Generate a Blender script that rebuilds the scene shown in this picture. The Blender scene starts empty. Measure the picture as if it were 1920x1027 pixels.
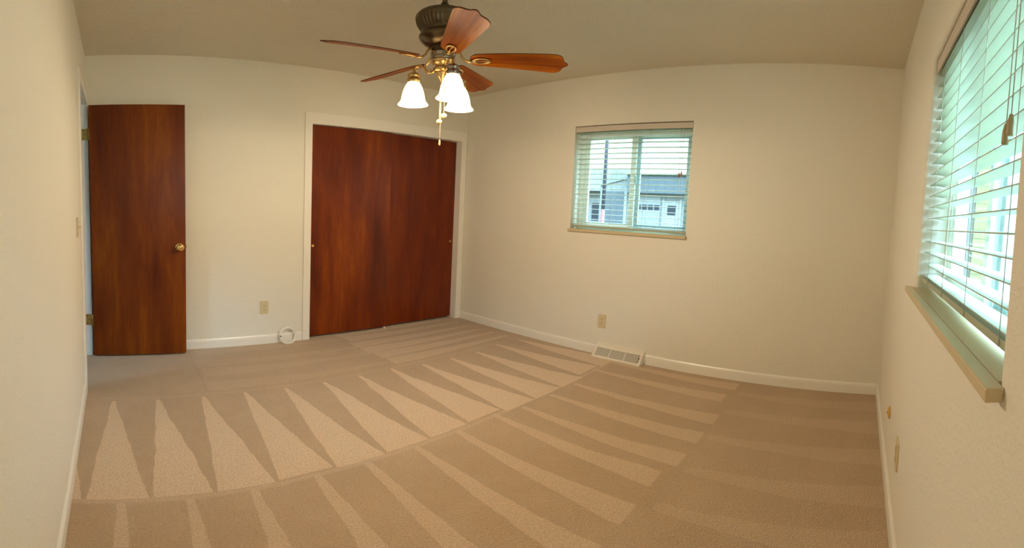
import bpy, bmesh, math, random
from mathutils import Vector, Matrix
random.seed(7)
sc = bpy.context.scene
COL = sc.collection
PI = math.pi

# ------------------------------------------------------------------ camera
LX, LY, H = 3.2715, 3.612, 2.44            # room: x 0..LX, y 0..LY
FU, FV, V0 = 888.76, 771.88, 438.51
PITCH, ROLL, YAW = -0.06126, 0.04317, 0.83828
CAM = Vector((0.19245, 0.20219, 1.24604))
def cam_matrix():
    cy, sy, cp, sp, cr, sr = math.cos(YAW), math.sin(YAW), math.cos(PITCH), math.sin(PITCH), math.cos(ROLL), math.sin(ROLL)
    f = Vector((sy*cp, cy*cp, sp)); r0 = Vector((cy, -sy, 0)); u0 = r0.cross(f)
    r = r0*cr + u0*sr; u = -r0*sr + u0*cr
    m = Matrix((r, u, -f)).transposed().to_4x4()
    m.translation = CAM
    return m
cd = bpy.data.cameras.new('camera'); cam = bpy.data.objects.new('camera', cd); COL.objects.link(cam)
cam.matrix_world = cam_matrix()
cd.type = 'PANO'; cd.panorama_type = 'CENTRAL_CYLINDRICAL'
cd.central_cylindrical_range_u_min = -960/FU; cd.central_cylindrical_range_u_max = 960/FU
cd.central_cylindrical_range_v_min = -(1027-V0)/FV; cd.central_cylindrical_range_v_max = V0/FV
cd.central_cylindrical_radius = 1.0
cd.clip_start = 0.01; cd.clip_end = 500
sc.camera = cam

# ------------------------------------------------------------------ world, sun, exposure
w = bpy.data.worlds.new('sky'); sc.world = w; w.use_nodes = True
wn = w.node_tree.nodes; wl = w.node_tree.links
SKY_H = 0.16        # horizon haze against the bright upper sky
bg = wn['Background']; bg.inputs['Strength'].default_value = 13.0
tc = wn.new('ShaderNodeTexCoord'); sp_ = wn.new('ShaderNodeSeparateXYZ'); rp = wn.new('ShaderNodeValToRGB')
wl.new(tc.outputs['Generated'], sp_.inputs[0]); wl.new(sp_.outputs['Z'], rp.inputs[0]); 
mr = wn.new('ShaderNodeMapRange'); mr.interpolation_type = 'SMOOTHSTEP'          # the sunward (south) half of the sky is brighter
mr.inputs['From Min'].default_value = 0.1; mr.inputs['From Max'].default_value = -0.8; mr.inputs['To Min'].default_value = 0.0; mr.inputs['To Max'].default_value = 2.4
wl.new(sp_.outputs['Y'], mr.inputs['Value']); sk = wn.new('ShaderNodeVectorMath'); sk.operation = 'SCALE'
wl.new(rp.outputs[0], sk.inputs[0]); 
mz = wn.new('ShaderNodeMapRange'); mz.interpolation_type = 'SMOOTHSTEP'; mz.inputs['From Min'].default_value = 0.12; mz.inputs['From Max'].default_value = 0.42
wl.new(sp_.outputs['Z'], mz.inputs['Value']); mm = wn.new('ShaderNodeMath'); mm.operation = 'MULTIPLY_ADD'; mm.inputs[2].default_value = 1.0
wl.new(mr.outputs[0], mm.inputs[0]); wl.new(mz.outputs[0], mm.inputs[1]); wl.new(mm.outputs[0], sk.inputs['Scale']); wl.new(sk.outputs[0], bg.inputs['Color'])
rp.color_ramp.elements[0].position = 0.0; rp.color_ramp.elements[0].color = (0.80*SKY_H, 0.93*SKY_H, 1.0*SKY_H, 1)
rp.color_ramp.elements[1].position = 0.45; rp.color_ramp.elements[1].color = (0.50, 0.76, 1.0, 1)
_e = rp.color_ramp.elements.new(0.23); _e.color = (0.78*SKY_H, 0.92*SKY_H, 1.0*SKY_H, 1)
vs = sc.view_settings; sc.display_settings.display_device = 'sRGB'
vs.view_transform = 'Standard'; vs.look = 'None'; vs.gamma = 1.0; vs.use_curve_mapping = False
vs.exposure = 0.25
LAMP_W = 16.0            # each bulb of the fan light
SHADE_E = 3.0            # glow of the frosted glass shades
sc.cycles.use_denoising = True
try: sc.cycles.denoiser = 'OPENIMAGEDENOISE'
except Exception: pass
sc.cycles.max_bounces = 12; sc.cycles.diffuse_bounces = 7; sc.cycles.transparent_max_bounces = 24
sc.cycles.sample_clamp_indirect = 6.0

# ------------------------------------------------------------------ materials
def mat(name, color, rough=0.6, metal=0.0, spec=0.5, coat=0.0, emit=None, es=0.0):
    m = bpy.data.materials.new(name); m.use_nodes = True
    b = m.node_tree.nodes['Principled BSDF']
    b.inputs['Base Color'].default_value = (*color, 1); b.inputs['Roughness'].default_value = rough
    b.inputs['Metallic'].default_value = metal; b.inputs['Specular IOR Level'].default_value = spec
    b.inputs['Coat Weight'].default_value = coat; b.inputs['Coat Roughness'].default_value = 0.28
    if emit: b.inputs['Emission Color'].default_value = (*emit, 1); b.inputs['Emission Strength'].default_value = es
    return m
def N(m, t, **k):
    n = m.node_tree.nodes.new(t)
    for a, v in k.items():
        if a in n.inputs.keys(): n.inputs[a].default_value = v
        else: setattr(n, a, v)
    return n
def L(m, a, b): m.node_tree.links.new(a, b)
def bsdf(m): return m.node_tree.nodes['Principled BSDF']
def coords(m, scale=(1, 1, 1), kind='Object'):
    t = N(m, 'ShaderNodeTexCoord'); mp = N(m, 'ShaderNodeMapping'); mp.inputs['Scale'].default_value = scale
    L(m, t.outputs[kind], mp.inputs['Vector']); return mp.outputs['Vector']
def add_bump(m, src, strength, dist=0.002):
    b = N(m, 'ShaderNodeBump'); b.inputs['Strength'].default_value = strength; b.inputs['Distance'].default_value = dist
    L(m, src, b.inputs['Height']); L(m, b.outputs[0], bsdf(m).inputs['Normal']); return b
def mixc(m, fac, a, b, blend='MIX'):
    n = N(m, 'ShaderNodeMix'); n.data_type = 'RGBA'; n.blend_type = blend
    for i, s in ((6, a), (7, b)):
        if isinstance(s, tuple): n.inputs[i].default_value = (*s, 1)
        else: L(m, s, n.inputs[i])
    if isinstance(fac, float): n.inputs[0].default_value = fac
    else: L(m, fac, n.inputs[0])
    return n.outputs[2]
def mth(m, op, a, b=None, c=None, clamp=False):
    n = N(m, 'ShaderNodeMath'); n.operation = op; n.use_clamp = clamp
    for i, s in enumerate((a, b, c)):
        if s is None: continue
        if isinstance(s, (int, float)): n.inputs[i].default_value = s
        else: L(m, s, n.inputs[i])
    return n.outputs[0]
def smooth(m, x, lo, hi):
    n = N(m, 'ShaderNodeMapRange'); n.interpolation_type = 'SMOOTHSTEP'
    L(m, x, n.inputs['Value']); n.inputs['From Min'].default_value = lo; n.inputs['From Max'].default_value = hi
    return n.outputs[0]

def plaster(name, color, bump=0.35, scale=70, rough=0.75):
    m = mat(name, color, rough, spec=0.3)
    v = coords(m)
    n1 = N(m, 'ShaderNodeTexNoise', Scale=scale, Detail=3.0, Roughness=0.6); L(m, v, n1.inputs['Vector'])
    n2 = N(m, 'ShaderNodeTexNoise', Scale=scale*0.22, Detail=2.0); L(m, v, n2.inputs['Vector'])
    n3 = N(m, 'ShaderNodeTexNoise', Scale=1.3, Detail=2.0); L(m, v, n3.inputs['Vector'])
    a = smooth(m, n1.outputs['Fac'], 0.42, 0.68)
    s = mth(m, 'ADD', a, mth(m, 'MULTIPLY', n2.outputs['Fac'], 1.2))
    add_bump(m, s, bump, 0.003)
    c2 = tuple(x*0.95 for x in color)
    L(m, mixc(m, n3.outputs['Fac'], color, c2), bsdf(m).inputs['Base Color'])
    return m
M_WALL = plaster('wall_paint', (0.81, 0.785, 0.70), 0.32)
M_CEIL = plaster('ceiling_texture', (0.78, 0.73, 0.61), 0.9, 95, 0.9)
M_TRIM = mat('trim_paint', (0.85, 0.83, 0.775), 0.3)
M_JAMB = mat('jamb_paint', (0.80, 0.84, 0.84), 0.4)
M_HALL = mat('hall_paint', (0.78, 0.84, 0.88), 0.7)
M_SILL = mat('sill_paint', (0.60, 0.50, 0.32), 0.3)
M_VINYL = mat('vinyl_white', (0.72, 0.80, 0.76), 0.35)
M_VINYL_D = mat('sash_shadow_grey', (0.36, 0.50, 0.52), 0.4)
M_PLATE = mat('almond_plastic', (0.66, 0.57, 0.36), 0.35)
M_SLOT = mat('slot_dark', (0.05, 0.035, 0.02), 0.6)
M_BRASS = mat('polished_brass', (0.86, 0.62, 0.24), 0.14, 1.0)
M_HINGE = mat('aged_brass', (0.55, 0.42, 0.16), 0.35, 1.0)
M_SCREW = mat('screw_dark', (0.05, 0.04, 0.02), 0.4, 0.8)
M_BRONZE = mat('antique_bronze', (0.135, 0.10, 0.062), 0.30, 0.85)
M_GOLD = mat('antique_gold_metal', (0.62, 0.43, 0.20), 0.24, 1.0)
M_PEWTER = mat('pewter_metal', (0.34, 0.31, 0.28), 0.2, 1.0)
M_FOB = mat('gold_fob', (0.70, 0.42, 0.16), 0.4, 0.5)
M_CHAIN = mat('chain_metal', (0.42, 0.30, 0.18), 0.5, 0.2)
M_WHITE = mat('white_enamel', (0.80, 0.76, 0.66), 0.35)
M_CABLE = mat('white_cable', (0.82, 0.80, 0.76), 0.4)
M_ORANGE = mat('amber_plastic', (0.62, 0.38, 0.08), 0.35)
M_CORD = mat('blind_cord', (0.50, 0.48, 0.40), 0.7)
M_TASSEL = mat('wood_tassel', (0.40, 0.32, 0.17), 0.5)
M_VALANCE = mat('valance_white', (0.62, 0.55, 0.48), 0.4)
M_REDTIP = mat('tassel_brown', (0.35, 0.14, 0.10), 0.5)

def slat_material(name, color):
    m = mat(name, color, 0.4)
    nt = m.node_tree; out = nt.nodes['Material Output']
    tr = N(m, 'ShaderNodeBsdfTranslucent'); tr.inputs['Color'].default_value = (*color, 1)
    mx = N(m, 'ShaderNodeMixShader'); mx.inputs[0].default_value = 0.06
    L(m, bsdf(m).outputs[0], mx.inputs[1]); L(m, tr.outputs[0], mx.inputs[2]); L(m, mx.outputs[0], out.inputs['Surface'])
    return m
M_SLAT = slat_material('slat_white', (0.43, 0.46, 0.35))

def glass(name):
    m = bpy.data.materials.new(name); m.use_nodes = True; nt = m.node_tree
    nt.nodes.remove(nt.nodes['Principled BSDF']); out = nt.nodes['Material Output']
    t = N(m, 'ShaderNodeBsdfTransparent'); t.inputs['Color'].default_value = (0.93, 0.985, 0.97, 1)
    g = N(m, 'ShaderNodeBsdfGlossy'); g.inputs['Roughness'].default_value = 0.01
    f = N(m, 'ShaderNodeFresnel'); f.inputs['IOR'].default_value = 1.45
    mx = N(m, 'ShaderNodeMixShader')
    gb = N(m, 'ShaderNodeNewGeometry')            # the pane's inner side lets everything out
    L(m, mth(m, 'MULTIPLY', f.outputs[0], mth(m, 'SUBTRACT', 1.0, gb.outputs['Backfacing'])), mx.inputs[0]); L(m, t.outputs[0], mx.inputs[1]); L(m, g.outputs[0], mx.inputs[2]); L(m, mx.outputs[0], out.inputs['Surface'])
    return m
M_GLASS = glass('window_glass')

def wood(name, c_dark, c_mid, c_light, grain_axis='Z', rough=0.3, coat=0.3, seed=0.0):
    m = mat(name, c_mid, rough, coat=coat)
    sc_ = {'Z': (6.5, 6.5, 0.9), 'X': (1.2, 22, 22)}[grain_axis]
    v = coords(m, sc_)
    add = N(m, 'ShaderNodeVectorMath'); add.operation = 'ADD'; add.inputs[1].default_value = (seed, seed*1.7, seed*0.6); L(m, v, add.inputs[0])
    n = N(m, 'ShaderNodeTexNoise', Scale=1.0, Detail=5.0, Roughness=0.55, Distortion=0.35); L(m, add.outputs[0], n.inputs['Vector'])
    fine = N(m, 'ShaderNodeTexNoise', Scale=9.0, Detail=3.0, Roughness=0.7); L(m, add.outputs[0], fine.inputs['Vector'])
    r = N(m, 'ShaderNodeValToRGB'); L(m, n.outputs['Fac'], r.inputs[0])
    e = r.color_ramp.elements; e[0].position = 0.30; e[0].color = (*c_dark, 1); e[1].position = 0.72; e[1].color = (*c_light, 1)
    k = e.new(0.52); k.color = (*c_mid, 1)
    fr = smooth(m, fine.outputs['Fac'], 0.3, 0.75)
    c = mixc(m, mth(m, 'MULTIPLY', fr, 0.32), r.outputs[0], c_dark)
    # scattered small dark knots
    kn = N(m, 'ShaderNodeTexVoronoi', Scale=4.2); kn.inputs['Randomness'].default_value = 1.0
    kv = coords(m, (1, 1, 0.8) if grain_axis == 'Z' else (1, 1, 1)); L(m, kv, kn.inputs['Vector'])
    kd = mth(m, 'LESS_THAN', kn.outputs['Distance'], 0.018)
    c = mixc(m, mth(m, 'MULTIPLY', kd, 0.5), c, tuple(x*0.3 for x in c_dark))
    L(m, c, bsdf(m).inputs['Base Color'])
    add_bump(m, fine.outputs['Fac'], 0.06, 0.001)
    return m
M_DOOR = wood('door_mahogany', (0.075, 0.009, 0.0005), (0.165, 0.032, 0.0005), (0.26, 0.068, 0.001), rough=0.36, coat=0.12, seed=3.1)
M_CLOSET = wood('closet_mahogany', (0.085, 0.008, 0.0005), (0.185, 0.027, 0.0005), (0.285, 0.058, 0.001), rough=0.33, coat=0.35, seed=8.4)
M_CLOSET2 = wood('closet_mahogany_right', (0.070, 0.005, 0.0005), (0.150, 0.018, 0.0005), (0.23, 0.042, 0.001), rough=0.34, coat=0.18, seed=15.2)
M_BLADE = wood('blade_cherry', (0.12, 0.016, 0.001), (0.34, 0.080, 0.003), (0.52, 0.175, 0.006), 'X', 0.42, 0.0, 1.0)
bsdf(M_BLADE).inputs['Specular IOR Level'].default_value = 0.12
for _m in (M_DOOR, M_CLOSET, M_CLOSET2):
    bsdf(_m).inputs['Specular IOR Level'].default_value = 0.25; bsdf(_m).inputs['Coat Roughness'].default_value = 0.22
M_BLADE_EDGE = mat('blade_edge', (0.045, 0.012, 0.006), 0.35)

# frosted alabaster glass of the lit shades
M_SHADE = mat('alabaster_glass', (0.70, 0.55, 0.32), 0.35)
_v = coords(M_SHADE, (14, 14, 14)); _n = N(M_SHADE, 'ShaderNodeTexNoise', Scale=1.0, Detail=3.0, Distortion=1.2); L(M_SHADE, _v, _n.inputs['Vector'])
_f = smooth(M_SHADE, _n.outputs['Fac'], 0.52, 0.72)
L(M_SHADE, mixc(M_SHADE, _f, (1.0, 0.76, 0.42), (0.95, 0.52, 0.18)), bsdf(M_SHADE).inputs['Emission Color'])
bsdf(M_SHADE).inputs['Emission Strength'].default_value = SHADE_E
M_BULB = mat('lit_bulb', (1, 0.9, 0.7), 0.4, emit=(1.0, 0.82, 0.52), es=25.0)

# carpet with vacuum tracks
def carpet():
    m = mat('beige_cut_pile', (0.5, 0.4, 0.3), 0.95, spec=0.1)
    b = bsdf(m); b.inputs['Sheen Weight'].default_value = 0.25; b.inputs['Sheen Roughness'].default_value = 0.6
    t = N(m, 'ShaderNodeTexCoord'); s = N(m, 'ShaderNodeSeparateXYZ'); L(m, t.outputs['Object'], s.inputs[0])
    wob = N(m, 'ShaderNodeTexNoise', Scale=9.0, Detail=3.0); L(m, t.outputs['Object'], wob.inputs['Vector'])
    wob2 = N(m, 'ShaderNodeTexNoise', Scale=2.2, Detail=1.0); L(m, t.outputs['Object'], wob2.inputs['Vector'])
    wv = mth(m, 'ADD', mth(m, 'MULTIPLY', mth(m, 'SUBTRACT', wob.outputs['Fac'], 0.5), 0.022), mth(m, 'MULTIPLY', mth(m, 'SUBTRACT', wob2.outputs['Fac'], 0.5), 0.03))
    X = mth(m, 'ADD', s.outputs['X'], wv); Y = mth(m, 'ADD', s.outputs['Y'], mth(m, 'MULTIPLY', wv, 0.5))
    def wedges(U, V, u0, pitch, v_apex, v_base, w0, w1, lean, jitter, power=0.85, fade=0.01):
        # pale wedges side by side along U, each from its apex to its base along V
        a = mth(m, 'DIVIDE', mth(m, 'SUBTRACT', U, u0), pitch)
        cell = mth(m, 'FLOOR', a)
        rnd = N(m, 'ShaderNodeTexWhiteNoise'); rnd.noise_dimensions = '1D'; L(m, mth(m, 'ADD', cell, u0*7.3+5), rnd.inputs['W'])
        rr = mth(m, 'SUBTRACT', rnd.outputs['Value'], 0.5)
        d = v_apex - v_base
        tt = mth(m, 'DIVIDE', mth(m, 'SUBTRACT', mth(m, 'ADD', v_apex, mth(m, 'MULTIPLY', rr, 0.06)), V), d)
        inside = mth(m, 'MULTIPLY', smooth(m, tt, 0.0, fade), mth(m, 'SUBTRACT', 1.0, smooth(m, tt, 1.0-fade, 1.0)))
        ts = mth(m, 'MAXIMUM', tt, 0.0)
        fr = mth(m, 'SUBTRACT', a, cell)
        cx = mth(m, 'ADD', mth(m, 'ADD', 0.5, mth(m, 'MULTIPLY', rr, jitter)), mth(m, 'MULTIPLY', mth(m, 'SUBTRACT', ts, 1.0), lean))
        hw = mth(m, 'ADD', w0, mth(m, 'MULTIPLY', mth(m, 'POWER', ts, power), w1))
        dist = mth(m, 'ABSOLUTE', mth(m, 'SUBTRACT', fr, cx))
        k = mth(m, 'SUBTRACT', 1.0, smooth(m, mth(m, 'SUBTRACT', dist, hw), -0.012, 0.018))
        return mth(m, 'MULTIPLY', k, inside)
    xs, ys = X, Y
    r1 = wedges(xs, ys, 0.055, 0.2475, 2.73, 1.85, 0.035, 0.43, 0.06, 0.05, 1.0)
    r2 = mth(m, 'MULTIPLY', 0.62, wedges(xs, ys, 0.055, 0.2475, 1.84, 0.90, 0.06, 0.20, -0.05, 0.35, 1.0))
    r3 = mth(m, 'MULTIPLY', wedges(xs, ys, 0.12, 0.31, 0.88, -0.2, 0.08, 0.22, 0.05, 0.3, 1.0), 0.25)
    r4 = mth(m, 'MULTIPLY', wedges(ys, xs, 2.79, 0.155, 3.15, 1.95, 0.10, 0.36, 0.02, 0.15, 1.0), 0.55)
    r5 = mth(m, 'MULTIPLY', wedges(ys, xs, 2.80, 0.20, 1.98, 0.72, 0.08, 0.30, 0.02, 0.3, 1.0), 0.20)
    band = mth(m, 'GREATER_THAN', ys, 2.79)
    r4 = mth(m, 'MULTIPLY', r4, band); r5 = mth(m, 'MULTIPLY', r5, band)
    tot = r1
    for r in (r2, r3, r4, r5): tot = mth(m, 'MAXIMUM', tot, r)
    # faint broad wheel tracks along x at the row joints
    for y0, kf in ((1.845, 0.4), (2.76, 0.16)):
        g = mth(m, 'SUBTRACT', 1.0, smooth(m, mth(m, 'ABSOLUTE', mth(m, 'SUBTRACT', ys, y0)), 0.004, 0.022))
        tot = mth(m, 'MAXIMUM', tot, mth(m, 'MULTIPLY', g, kf))
    # brushed patches
    pn = N(m, 'ShaderNodeTexNoise', Scale=3.0, Detail=3.0, Roughness=0.6); L(m, t.outputs['Object'], pn.inputs['Vector'])
    dark = (0.520, 0.365, 0.232); pale = (0.790, 0.600, 0.430)
    c = mixc(m, tot, dark, pale)
    c = mixc(m, mth(m, 'MULTIPLY', smooth(m, pn.outputs['Fac'], 0.4, 0.7), 0.18), c, pale)
    # seam of two carpet widths
    seam = mth(m, 'MULTIPLY', mth(m, 'SUBTRACT', 1.0, smooth(m, mth(m, 'ABSOLUTE', mth(m, 'SUBTRACT', mth(m, 'ADD', s.outputs['X'], mth(m, 'MULTIPLY', wv, 0.3)), 0.705)), 0.001, 0.006)), mth(m, 'GREATER_THAN', s.outputs['Y'], 2.78))
    c = mixc(m, mth(m, 'MULTIPLY', seam, 0.35), c, (0.24, 0.16, 0.09))
    tuft = N(m, 'ShaderNodeTexNoise', Scale=130.0, Detail=3.0, Roughness=0.7); L(m, t.outputs['Object'], tuft.inputs['Vector'])
    tv = N(m, 'ShaderNodeTexVoronoi', Scale=150.0); L(m, t.outputs['Object'], tv.inputs['Vector'])
    c = mixc(m, mth(m, 'MULTIPLY', smooth(m, tuft.outputs['Fac'], 0.35, 0.7), 0.50), c, (0.34, 0.235, 0.14))
    L(m, c, b.inputs['Base Color'])
    hgt = mth(m, 'ADD', mth(m, 'MULTIPLY', tuft.outputs['Fac'], 1.0), mth(m, 'MULTIPLY', tv.outputs['Distance'], 0.8))
    add_bump(m, hgt, 0.9, 0.006)
    return m
M_CARPET = carpet()

def brick(name, c1, c2, mortar):
    m = mat(name, c1, 0.85)
    v = coords(m, kind='Object')
    t = N(m, 'ShaderNodeSeparateXYZ'); L(m, v, t.inputs[0]); cb = N(m, 'ShaderNodeCombineXYZ')
    L(m, mth(m, 'ADD', t.outputs['X'], t.outputs['Y']), cb.inputs[0]); L(m, t.outputs['Z'], cb.inputs[1])
    bt = N(m, 'ShaderNodeTexBrick', Scale=1.0); L(m, cb.outputs[0], bt.inputs['Vector'])
    bt.inputs['Color1'].default_value = (*c1, 1); bt.inputs['Color2'].default_value = (*c2, 1); bt.inputs['Mortar'].default_value = (*mortar, 1)
    bt.inputs['Brick Width'].default_value = 0.40; bt.inputs['Row Height'].default_value = 0.10; bt.inputs['Mortar Size'].default_value = 0.008
    L(m, bt.outputs['Color'], bsdf(m).inputs['Base Color']); return m
M_BRICK = brick('pale_yellow_block', (0.22, 0.22, 0.09), (0.19, 0.19, 0.08), (0.12, 0.12, 0.06))
def siding(name, c, period=0.3, axis='Y'):
    m = mat(name, c, 0.7); v = coords(m)
    t = N(m, 'ShaderNodeSeparateXYZ'); L(m, v, t.inputs[0])
    f = mth(m, 'FRACT', mth(m, 'DIVIDE', t.outputs[axis], period))
    k = mth(m, 'LESS_THAN', f, 0.12)
    L(m, mixc(m, mth(m, 'MULTIPLY', k, 0.4), c, tuple(x*0.55 for x in c)), bsdf(m).inputs['Base Color']); return m
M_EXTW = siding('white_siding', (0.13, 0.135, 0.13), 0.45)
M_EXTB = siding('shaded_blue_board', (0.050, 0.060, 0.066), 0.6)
M_EXTROOF = mat('grey_shingles', (0.055, 0.058, 0.060), 0.9)
M_EXTGLASS = mat('dark_blue_glass', (0.004, 0.008, 0.014), 0.5)
M_EXTDOOR = mat('white_garage_door', (0.15, 0.155, 0.15), 0.6)
M_EXTTRIM = mat('white_trim_outside', (0.17, 0.175, 0.17), 0.6)
M_POLE = mat('dark_pole', (0.03, 0.03, 0.045), 0.7)
M_POLE_RED = mat('red_pole_base', (0.14, 0.03, 0.03), 0.7)
def ground_mat():
    m = mat('dry_grass', (0.16, 0.165, 0.16), 0.95); v = coords(m)
    n = N(m, 'ShaderNodeTexNoise', Scale=1.5, Detail=6.0); L(m, v, n.inputs['Vector'])
    L(m, mixc(m, n.outputs['Fac'], (0.09, 0.085, 0.04), (0.13, 0.12, 0.06)), bsdf(m).inputs['Base Color']); return m
M_GROUND = ground_mat()

# ------------------------------------------------------------------ mesh helpers
class MB:
    def __init__(s): s.bm = bmesh.new()
    def box(s, x0, x1, y0, y1, z0, z1, bev=0.0, mi=0):
        b = bmesh.new(); bmesh.ops.create_cube(b, size=1.0)
        for v in b.verts: v.co = Vector(((x0+x1)/2 + v.co.x*(x1-x0), (y0+y1)/2 + v.co.y*(y1-y0), (z0+z1)/2 + v.co.z*(z1-z0)))
        if bev > 0: bmesh.ops.bevel(b, geom=b.edges[:], offset=bev, segments=2, affect='EDGES', profile=0.5)
        return s._merge(b, mi)
    def _merge(s, b, mi=0, mtx=None, smooth=False):
        if mtx: bmesh.ops.transform(b, matrix=mtx, verts=b.verts)
        for f in b.faces: f.material_index = mi; f.smooth = smooth
        me = bpy.data.meshes.new('tmp'); b.to_mesh(me); b.free(); s.bm.from_mesh(me); bpy.data.meshes.remove(me); return s
    def lathe(s, prof, seg=32, mtx=None, mod=None, mi=0, closed=False):
        b = bmesh.new(); rings = []
        for (r, z) in prof:
            ring = []
            for i in range(seg):
                a = 2*PI*i/seg; rr = r*(mod(a, z) if mod else 1.0)
                ring.append(b.verts.new((rr*math.cos(a), rr*math.sin(a), z)))
            rings.append(ring)
        n = len(rings)
        for k in range(n if closed else n-1):
            A, B = rings[k], rings[(k+1) % n]
            for i in range(seg): b.faces.new((A[i], A[(i+1) % seg], B[(i+1) % seg], B[i]))
        if not closed:
            if prof[0][0] > 1e-6: b.faces.new(list(reversed(rings[0])))
            if prof[-1][0] > 1e-6: b.faces.new(rings[-1])
        bmesh.ops.remove_doubles(b, verts=b.verts, dist=1e-6)
        bmesh.ops.recalc_face_normals(b, faces=b.faces)
        return s._merge(b, mi, mtx, True)
    def tube(s, pts, r, seg=8, mi=0, closed=False, flat=1.0):
        pts = [Vector(p) for p in pts]; b = bmesh.new(); rings = []; n = len(pts)
        rr = r if isinstance(r, (list, tuple)) else [r]*n
        up = None
        for i, p in enumerate(pts):
            if closed: d = pts[(i+1) % n] - pts[i-1]
            else: d = pts[min(i+1, n-1)] - pts[max(i-1, 0)]
            d.normalize()
            if up is None:
                up = Vector((0, 0, 1)) if abs(d.z) < 0.9 else Vector((1, 0, 0))
            u = d.cross(up); u.normalize(); v = u.cross(d); v.normalize(); up = v
            rings.append([b.verts.new(p + u*math.cos(2*PI*k/seg)*rr[i] + v*math.sin(2*PI*k/seg)*rr[i]*flat) for k in range(seg)])
        for i in range(n if closed else n-1):
            A, B = rings[i], rings[(i+1) % n]
            for k in range(seg): b.faces.new((A[k], A[(k+1) % seg], B[(k+1) % seg], B[k]))
        if not closed: b.faces.new(list(reversed(rings[0]))); b.faces.new(rings[-1])
        bmesh.ops.recalc_face_normals(b, faces=b.faces)
        return s._merge(b, mi, None, True)
    def prism(s, poly, t0, t1, mtx=None, bev=0.0, mi=0, edge_mi=None):
        # poly in local xy, extruded along z from t0 to t1
        b = bmesh.new()
        A = [b.verts.new((x, y, t0)) for x, y in poly]; B = [b.verts.new((x, y, t1)) for x, y in poly]
        b.faces.new(list(reversed(A))); b.faces.new(B); n = len(poly)
        for i in range(n): b.faces.new((A[i], A[(i+1) % n], B[(i+1) % n], B[i]))
        bmesh.ops.recalc_face_normals(b, faces=b.faces)
        if bev: bmesh.ops.bevel(b, geom=[e for e in b.edges], offset=bev, segments=1, affect='EDGES')
        if mtx: bmesh.ops.transform(b, matrix=mtx, verts=b.verts)
        nz = (mtx.to_3x3() @ Vector((0, 0, 1))).normalized() if mtx else Vector((0, 0, 1))
        b.normal_update()
        for f in b.faces: f.material_index = mi if (edge_mi is None or abs(f.normal.dot(nz)) > 0.5) else edge_mi
        me = bpy.data.meshes.new('tmp'); b.to_mesh(me); b.free(); s.bm.from_mesh(me); bpy.data.meshes.remove(me); return s
    def torus(s, c, R_, r, nrm=(0, 0, 1), seg=32, ms=8, sx=1.0, sy=1.0, mi=0, rot=0.0):
        q = Vector(nrm).to_track_quat('Z', 'Y').to_matrix().to_4x4(); pts = []
        for i in range(seg):
            a = 2*PI*i/seg; p = Vector((R_*sx*math.cos(a), R_*sy*math.sin(a), 0)); p = Matrix.Rotation(rot, 3, 'Z') @ p
            pts.append(Vector(c) + q.to_3x3() @ p)
        return s.tube(pts, r, ms, mi, True)
    def build(s, name, mats, parent=None, loc=None):
        me = bpy.data.meshes.new(name)
        if loc is not None: bmesh.ops.translate(s.bm, vec=-Vector(loc), verts=s.bm.verts)
        s.bm.to_mesh(me); s.bm.free()
        for m_ in (mats if isinstance(mats, (list, tuple)) else [mats]): me.materials.append(m_)
        o = bpy.data.objects.new(name, me); COL.objects.link(o)
        if loc is not None: o.location = loc
        if parent: o.parent = parent
        return o
def empty(name, loc=(0, 0, 0), rz=0.0):
    o = bpy.data.objects.new(name, None); COL.objects.link(o); o.location = loc; o.rotation_euler = (0, 0, rz); o.empty_display_size = 0.05; return o
def tag(o, label, cat, group=None, kind=None):
    if label: o['label'] = label
    if cat: o['category'] = cat
    if group: o['group'] = group
    if kind: o['kind'] = kind
    return o
def part(o, label): o['label'] = label; return o
def struct(o, label, cat): return tag(o, label, cat, kind='structure')

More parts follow.
